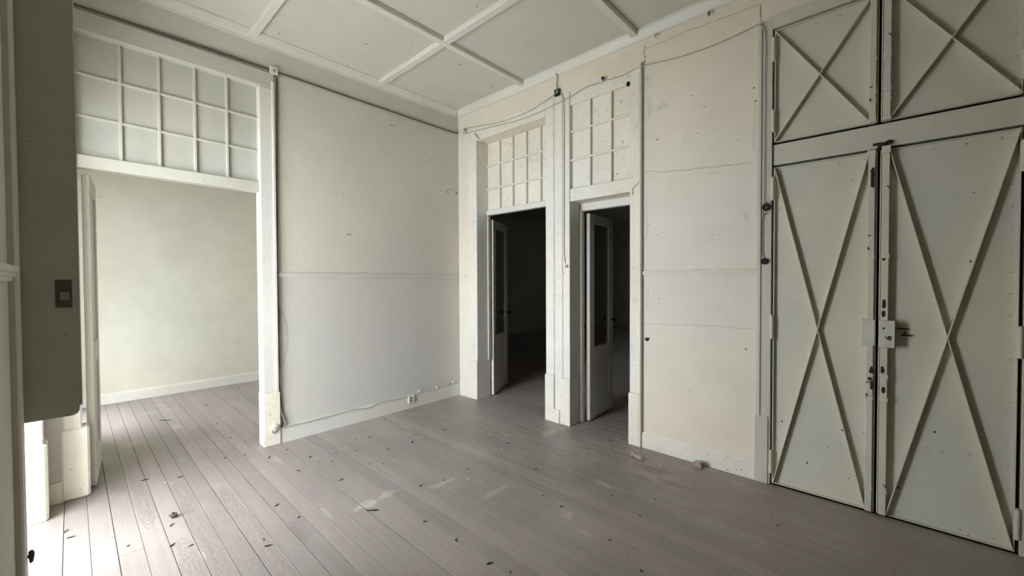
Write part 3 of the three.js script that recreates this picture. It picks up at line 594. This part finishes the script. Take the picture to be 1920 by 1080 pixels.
wire(B([[889, 250], [893, 254], [897, 259]], 0.024).concat([onB(902, 262, -0.03), onB(908, 266, -0.1), onB(911, 268, -0.15)].map((p) => [p[0], p[1] - 0.008, p[2]])), 0.004, M.cableDark, 'short dark cable bending into the glazed doorway recess');
{
  const o = thing('cable_bundle', 'pair of cables falling beside the wide doorway casing to the socket', 'cable', [0, 0, 0]);
  part('cable', tube(A([[517, 142], [519, 152], [519, 250], [519.5, 400], [520, 500], [521, 560], [522.5, 600], [522, 640], [523, 680], [522, 712], [526, 745], [529, 775], [531, 794], [526, 801]], 0.012), 0.007), M.cableDark, o);
  part('cable', tube(A([[516, 143], [516.5, 155], [517, 300], [517.5, 500], [519, 600], [519, 700], [524, 740], [527, 770], [535, 796], [531, 802]], 0.02), 0.0045), M.cable, o);
}
wire(A([[534, 801], [560, 795], [600, 785], [640, 774], [662, 768], [690, 765], [705, 758], [725, 752], [748, 748], [766, 742]], 0.026), 0.0045, M.cable, 'loose pale cable along the skirting of the left wall');
wire(A([[776, 740], [800, 734], [830, 726], [862, 717]], 0.022), 0.0035, M.cable, 'short pale cable from outlet to corner along the skirting');
wire(B([[1041, 137], [1045, 142], [1044, 155], [1045, 170]], 0.018), 0.004, M.cableDark, 'short dark cable hanging from cornice to broken switch box');
wire(B([[1050, 175], [1056, 182], [1057, 200], [1057.5, 300], [1057.5, 420], [1058, 480], [1060, 494]], 0.024), 0.0035, M.cable, 'thin cable running down to the round push button');
wire(B([[1424, 46], [1431, 52], [1435, 70], [1434.5, 150], [1434, 260], [1433, 340], [1433, 382]], 0.026), 0.0042, M.cable, 'pale cable down the steel door frame to the broken switch');
wire(B([[1434, 400], [1430, 410], [1429, 440], [1429, 470], [1432, 484]], 0.024), 0.0032, M.cableDark, 'thin dark wire between the two broken switches');
wire(B([[1198.5, 135], [1198.5, 200], [1199, 280], [1198.5, 338], [1192, 348], [1186.5, 352], [1186, 366]], 0.025), 0.003, M.cable, 'thin cable on the flaking casing of the narrow doorway');
function tagThing(name, label, category, pos, parts) { const o = thing(name, label, category, pos); for (const [n, g, m, l] of parts) { const q = part(n, g, m, o); if (l) q.userData.label = l; } return o; }
{
  const p = onA(513.5, 133, 0.02);
  tagThing('junction_box', 'small white square junction box above the wide doorway corner', 'junction box', [0, p[1] - 0.04, p[2]], [['box', cbox(0.0, 0.032, p[1] - 0.032, p[1] + 0.036, p[2] - 0.034, p[2] + 0.034, 0.007), M.porcelain], ['screw', cyl(0.034, p[1], p[2], 0.007, 0.005, 'x', 10), M.cableDark]]);
  const c = onB(870, 246, 0.02);
  tagThing('cable_clamp', 'white connector block where the cables turn in the corner', 'connector', [c[0], c[1] - 0.02, 0], [['body', cbox(c[0] - 0.03, c[0] + 0.035, c[1] - 0.024, c[1] + 0.022, 0.012, 0.04, 0.004), M.porcelain], ['screw', cyl(c[0] + 0.03, c[1] + 0.008, 0.04, 0.008, 0.008, 'z', 8), M.dark]]);
  const d = onB(1129, 150, 0.02);
  tagThing('cable_clamp', 'bare cable connector above the painted-over fanlight', 'connector', [d[0], d[1] - 0.02, 0], [['body', cbox(d[0] - 0.035, d[0] + 0.01, d[1] - 0.022, d[1] + 0.022, 0, 0.03, 0.004), M.porcelain], ['wire_end', tube([[d[0], d[1], 0.03], [d[0] + 0.012, d[1] + 0.02, 0.04], [d[0] + 0.022, d[1] - 0.01, 0.035]], 0.004), M.dark], ['wire_end', tube([[d[0] + 0.01, d[1] - 0.01, 0.03], [d[0] + 0.022, d[1] + 0.012, 0.042], [d[0] + 0.034, d[1] - 0.004, 0.03]], 0.004), M.dark]]);
  const e = onB(1045, 174, 0.02);
  tagThing('broken_switch', 'black open switch box between the two fanlights', 'switch', [e[0], e[1] - 0.03, 0], [['box', cbox(e[0] - 0.03, e[0] + 0.03, e[1] - 0.033, e[1] + 0.033, 0.012, 0.036, 0.004), M.dark], ['terminal', [lump(e[0] + 0.008, e[1] + 0.004, 0.038, 0.012, 0.015, 0.008, 21), cyl(e[0] - 0.012, e[1] - 0.01, 0.038, 0.006, 0.01, 'z', 8)], M.cable]]);
  const f = onB(1437.5, 389, 0.02);
  tagThing('broken_switch', 'black broken round switch with loose wires beside the steel door hinge', 'switch', [f[0], f[1] - 0.03, 0.02], [['base', cyl(f[0], f[1], 0.026, 0.026, 0.02, 'z', 14), M.dark], ['wire_end', tube([[f[0] - 0.02, f[1] - 0.02, 0.03], [f[0] - 0.015, f[1] - 0.05, 0.045], [f[0] + 0.008, f[1] - 0.04, 0.04]], 0.003), M.cableDark], ['wire_end', tube([[f[0] - 0.02, f[1] + 0.02, 0.03], [f[0], f[1] + 0.036, 0.04], [f[0] + 0.018, f[1] + 0.02, 0.04]], 0.003), M.cableDark], ['terminal', lump(f[0] + 0.002, f[1] - 0.002, 0.038, 0.012, 0.01, 0.006, 25), M.cableDark]]);
  const g = onB(1434, 490, 0.02);
  tagThing('broken_switch', 'black broken round switch at dado height beside the steel door', 'switch', [g[0], g[1] - 0.03, 0.02], [['base', cyl(g[0], g[1], 0.026, 0.022, 0.02, 'z', 14), M.dark], ['terminal', [lump(g[0] + 0.006, g[1], 0.037, 0.012, 0.012, 0.006, 27), cyl(g[0] - 0.012, g[1] - 0.012, 0.036, 0.004, 0.01, 'z', 8)], M.rust]]);
  const h = onB(1062, 499, 0.02);
  tagThing('push_button', 'small white round push button on the casing between the doorways', 'push button', [h[0], h[1] - 0.02, 0.016], [['rim', cyl(h[0], h[1], 0.024, 0.021, 0.016, 'z', 20, 0.017), M.porcelain], ['button', cyl(h[0] + 0.002, h[1] - 0.002, 0.034, 0.008, 0.008, 'z', 14), M.cableDark]]);
  const s = onA(515, 801, 0.03);
  tagThing('wall_socket', 'round white porcelain socket on the plinth of the wide doorway', 'socket', [0.03, s[1] - 0.03, s[2]], [['base', cyl(0.037, s[1], s[2], 0.031, 0.014, 'x', 24, 0.029), M.porcelain], ['ring', cyl(0.05, s[1], s[2], 0.023, 0.016, 'x', 24, 0.02), M.porcelain], ['button', cyl(0.06, s[1], s[2], 0.01, 0.006, 'x', 16), M.cable], ['wire_end', tube([[0.036, s[1] - 0.015, s[2] + 0.02], [0.05, s[1] - 0.04, s[2] + 0.018], [0.045, s[1] - 0.05, s[2]], [0.04, s[1] - 0.02, s[2] - 0.02]], 0.004), M.cableDark]]);
  const o = onA(770.5, 748.5, 0.02);
  tagThing('wall_outlet', 'small square outlet on the skirting of the left wall', 'outlet', [0.02, o[1] - 0.04, o[2]], [['plate', cbox(0.016, 0.034, o[1] - 0.045, o[1] + 0.045, o[2] - 0.04, o[2] + 0.04, 0.006), M.porcelain], ['socket_hole', [cyl(0.0345, o[1] + 0.014, o[2], 0.008, 0.003, 'x', 10), cyl(0.0345, o[1] - 0.014, o[2], 0.008, 0.003, 'x', 10)], M.dark], ['rim', cbox(0.033, 0.038, o[1] - 0.04, o[1] + 0.04, o[2] - 0.036, o[2] - 0.028, 0.002), M.cable], ['rim', cbox(0.033, 0.038, o[1] - 0.04, o[1] + 0.04, o[2] + 0.028, o[2] + 0.036, 0.002), M.cable]]);
}
for (const [u, v] of [[786, 733], [819, 727], [849, 717]]) { const p = onA(u, v, 0.01); tag(part('cable_clip', [cbox(0.0, 0.02, p[1] - 0.008, p[1] + 0.014, p[2] - 0.006, p[2] + 0.006, 0.003), cyl(0.022, p[1] + 0.006, p[2], 0.004, 0.006, 'x', 8)], M.porcelain), 'tiny pale cable clip just above the skirting of the left wall', 'cable clip', 'cable clips above the skirting'); }
for (const [u, v, n] of [[1213, 636, 'rust-brown plug stub left in the plaster beside the narrow doorway']]) { const p = onB(u, v, 0); tag(part('wall_plug', [lump(p[0], p[1], 0.006, 0.015, 0.017, 0.008, 31), lump(p[0] + 0.018, p[1] + 0.01, 0.004, 0.008, 0.005, 0.005, 32)], std({ color: 0x5a2c20, roughness: 0.9 })), n, 'wall plug'); }
for (const [u, v, l] of [[1229, 68, 'small pale hook under the cornice next to the ceiling batten'], [1329, 27, 'small dark hook under the cornice, half way to the steel door']]) { const p = onB(u, v, 0.02); tag(part('nail_hook', tube([[p[0] - 0.012, p[1] + 0.012, 0.0], [p[0], p[1] + 0.014, 0.03], [p[0] + 0.012, p[1], 0.034], [p[0] + 0.004, p[1] - 0.02, 0.03]], 0.005), u < 1300 ? M.cable : M.cableDark), l, 'hook'); }

// ---------------------------------------------------------------- debris on the floor
{
  const p = onFloor(1312, 873), o = thing('brick_piece', 'broken lump of brick lying against the skirting near the steel door', 'brick', [p[0], 0, p[2] + 0.03]);
  const g = cbox(-0.036, 0.036, 0, 0.04, -0.022, 0.022, 0.006), q = g.attributes.position;
  for (let i = 0; i < q.count; i++) { const s = Math.round(q.getX(i) * 30) * 13 + Math.round(q.getY(i) * 60) * 5 + Math.round(q.getZ(i) * 50); q.setXYZ(i, q.getX(i) + 0.008 * (hash(s, 1, 9) - 0.5), q.getY(i) * (0.85 + 0.3 * hash(s, 2, 9)), q.getZ(i) + 0.008 * (hash(s, 3, 9) - 0.5)); }
  g.computeVertexNormals(); g.rotateY(-0.25);
  hung(o, [['brick', metricUV(g), std({ map: tiled(specks(plaster(128, 128, hex(0x9a8472), 141, 0.25), 40, hex(0xc9bba8), 413, 1, 5, 0.6), 0.12), bumpMap: bumpTex, bumpScale: 0.003, roughness: 0.95 })], ['mortar', lump(0.005, 0.042, 0, 0.025, 0.004, 0.014, 41), std({ color: 0xb9ae9e, roughness: 1 })]]);
  const b = onFloor(1196, 859), m = std({ color: 0xa79a88, roughness: 0.95 });
  const bone = thing('mortar_lump', 'knobbly pale lump of mortar lying on the floor by the narrow doorway', 'rubble', [b[0], 0, b[2]]);
  const geo = mergeGeometries([lump(-0.045, 0.014, -0.012, 0.026, 0.016, 0.02, 51, 2), lump(-0.01, 0.012, 0.0, 0.03, 0.013, 0.014, 52, 2), lump(0.032, 0.016, 0.014, 0.03, 0.018, 0.022, 53, 2)]);
  hung(bone, [['lump', geo, m], ['dirt', lump(-0.05, 0.026, -0.016, 0.01, 0.006, 0.008, 55), M.rust]]);
}
// dark flakes: small curled slivers, each its own thing
function sliver(len, wid, curl, s) {
  const g = new THREE.BoxGeometry(len, 0.003, wid, 6, 1, 1), p = g.attributes.position;
  for (let i = 0; i < p.count; i++) { const t = p.getX(i) / len; p.setXYZ(i, p.getX(i), p.getY(i) + 0.0018 + curl * t * t * len + 0.004 * len * hash(Math.round(t * 12), 1, s), p.getZ(i) * (0.25 + 1.1 * hash(Math.round(t * 12), 2 + (p.getZ(i) > 0 ? 1 : 0), s)) * (1.2 - 1.6 * Math.abs(t)) + curl * 0.8 * len * (t * t - 0.1)); }
  g.computeVertexNormals(); g.computeBoundingBox(); g.translate(0, -g.boundingBox.min.y, 0); return strip(g);
}
const flakeMat = [std({ color: 0x2c241e, roughness: 0.9 }), std({ color: 0x453a31, roughness: 0.9 }), std({ color: 0x5a4c40, roughness: 0.9 })], chipMat = std({ color: 0xd8d3c6, roughness: 0.8 });
const flakeGeo = [sliver(0.045, 0.011, 0.15, 1), sliver(0.034, 0.011, 0.35, 2), sliver(0.022, 0.012, 0.2, 3), sliver(0.016, 0.01, 0.4, 4)];
const flakes = [[272, 900], [338, 895], [322, 985], [123, 997], [133, 1008], [323, 1023], [358, 1023], [503, 1024], [494, 1012], [519, 948], [432, 821], [422, 859], [459, 853], [537, 844], [582, 857], [599, 867], [623, 865], [560, 883], [667, 823], [693, 820], [669, 846], [728, 843], [773, 829], [833, 807], [740, 856], [693, 870], [719, 870], [896, 828], [912, 811], [953, 831], [1065, 809], [1050, 855], [1102, 842], [1147, 841], [1145, 827], [1170, 824], [789, 911], [833, 901], [797, 978], [856, 1013], [918, 1057], [957, 1073], [1143, 1013], [1148, 929], [1228, 937], [1200, 967], [1053, 950], [721, 787], [708, 825], [1203, 1071], [975, 767], [1459, 986], [471, 733], [448, 728], [420, 722], [386, 760], [407, 795], [505, 858], [630, 850], [780, 815], [878, 880], [1005, 880], [1020, 930], [640, 900], [560, 970], [240, 1024]];
const bigger = new Set([0, 14, 23, 22, 29, 39, 7, 9]);
flakes.forEach(([u, v], i) => {
  const p = onFloor(u, v), far = p[0] < -AT;
  const m = new THREE.Mesh(flakeGeo[bigger.has(i) ? i % 2 : 1 + Math.floor(hash(i, 1, 77) * 3)], flakeMat[bigger.has(i) ? 0 : Math.floor(hash(i, 2, 77) * 3)]);
  m.name = numbered('floor_flake'); m.position.set(p[0], 0.0002, p[2]); m.rotation.y = hash(i, 3, 77) * Math.PI; m.castShadow = m.receiveShadow = true;
  const spot = far ? ['dark flake of debris on the boards of the next room', 'dark flakes in the next room']
    : p[2] > 2.55 ? ['dark flake of debris on the bright boards near the window', 'dark flakes near the window']
    : p[0] < 0.75 ? ['dark flake of debris on the floor along the left skirting board', 'dark flakes along the left skirting']
    : p[2] < 0.75 ? ['dark flake of debris on the floor in front of the two dark doorways', 'dark flakes before the doorways']
    : ['small dark flake of debris on the open floor in mid-room', 'dark flakes in mid-room'];
  scene.add(tag(m, spot[0], 'debris', spot[1]));
});
for (const [u, v, len, rot, l] of [[310, 788, 0.13, 0.75, 'long dark curled strip on the boards of the next room'], [698, 957, 0.075, 0.85, 'straight dark strip lying on the boards in the middle of the room']]) {
  const p = onFloor(u, v), m = new THREE.Mesh(sliver(len, 0.016, 0.12, 9), flakeMat[0]); m.name = numbered('debris_strip'); m.position.set(p[0], 0.0002, p[2]); m.rotation.y = rot; m.castShadow = m.receiveShadow = true; scene.add(tag(m, l, 'debris'));
}
{ const p = onFloor(325, 970); tag(part('debris_lump', lump(p[0], 0.014, p[2], 0.022, 0.016, 0.02, 61, 2), flakeMat[2]), 'round brown crumpled lump on the boards near the window', 'debris'); }
[[930, 742], [946, 734], [1237, 873], [1228, 885], [322, 907], [877, 898], [917, 816], [476, 810], [482, 729], [608, 815], [460, 840], [940, 843], [310, 905], [735, 797]].forEach(([u, v], i) => {
  const p = onFloor(u, v), m = new THREE.Mesh(flakeGeo[2 + i % 2], chipMat); m.name = numbered('plaster_chip'); m.position.set(p[0], 0.0002, p[2]); m.rotation.y = i * 1.3; m.castShadow = m.receiveShadow = true;
  scene.add(tag(m, 'tiny white chip of plaster on the floorboards', 'plaster chip', 'white plaster chips on the floor'));
});

renderer.render(scene, camera);
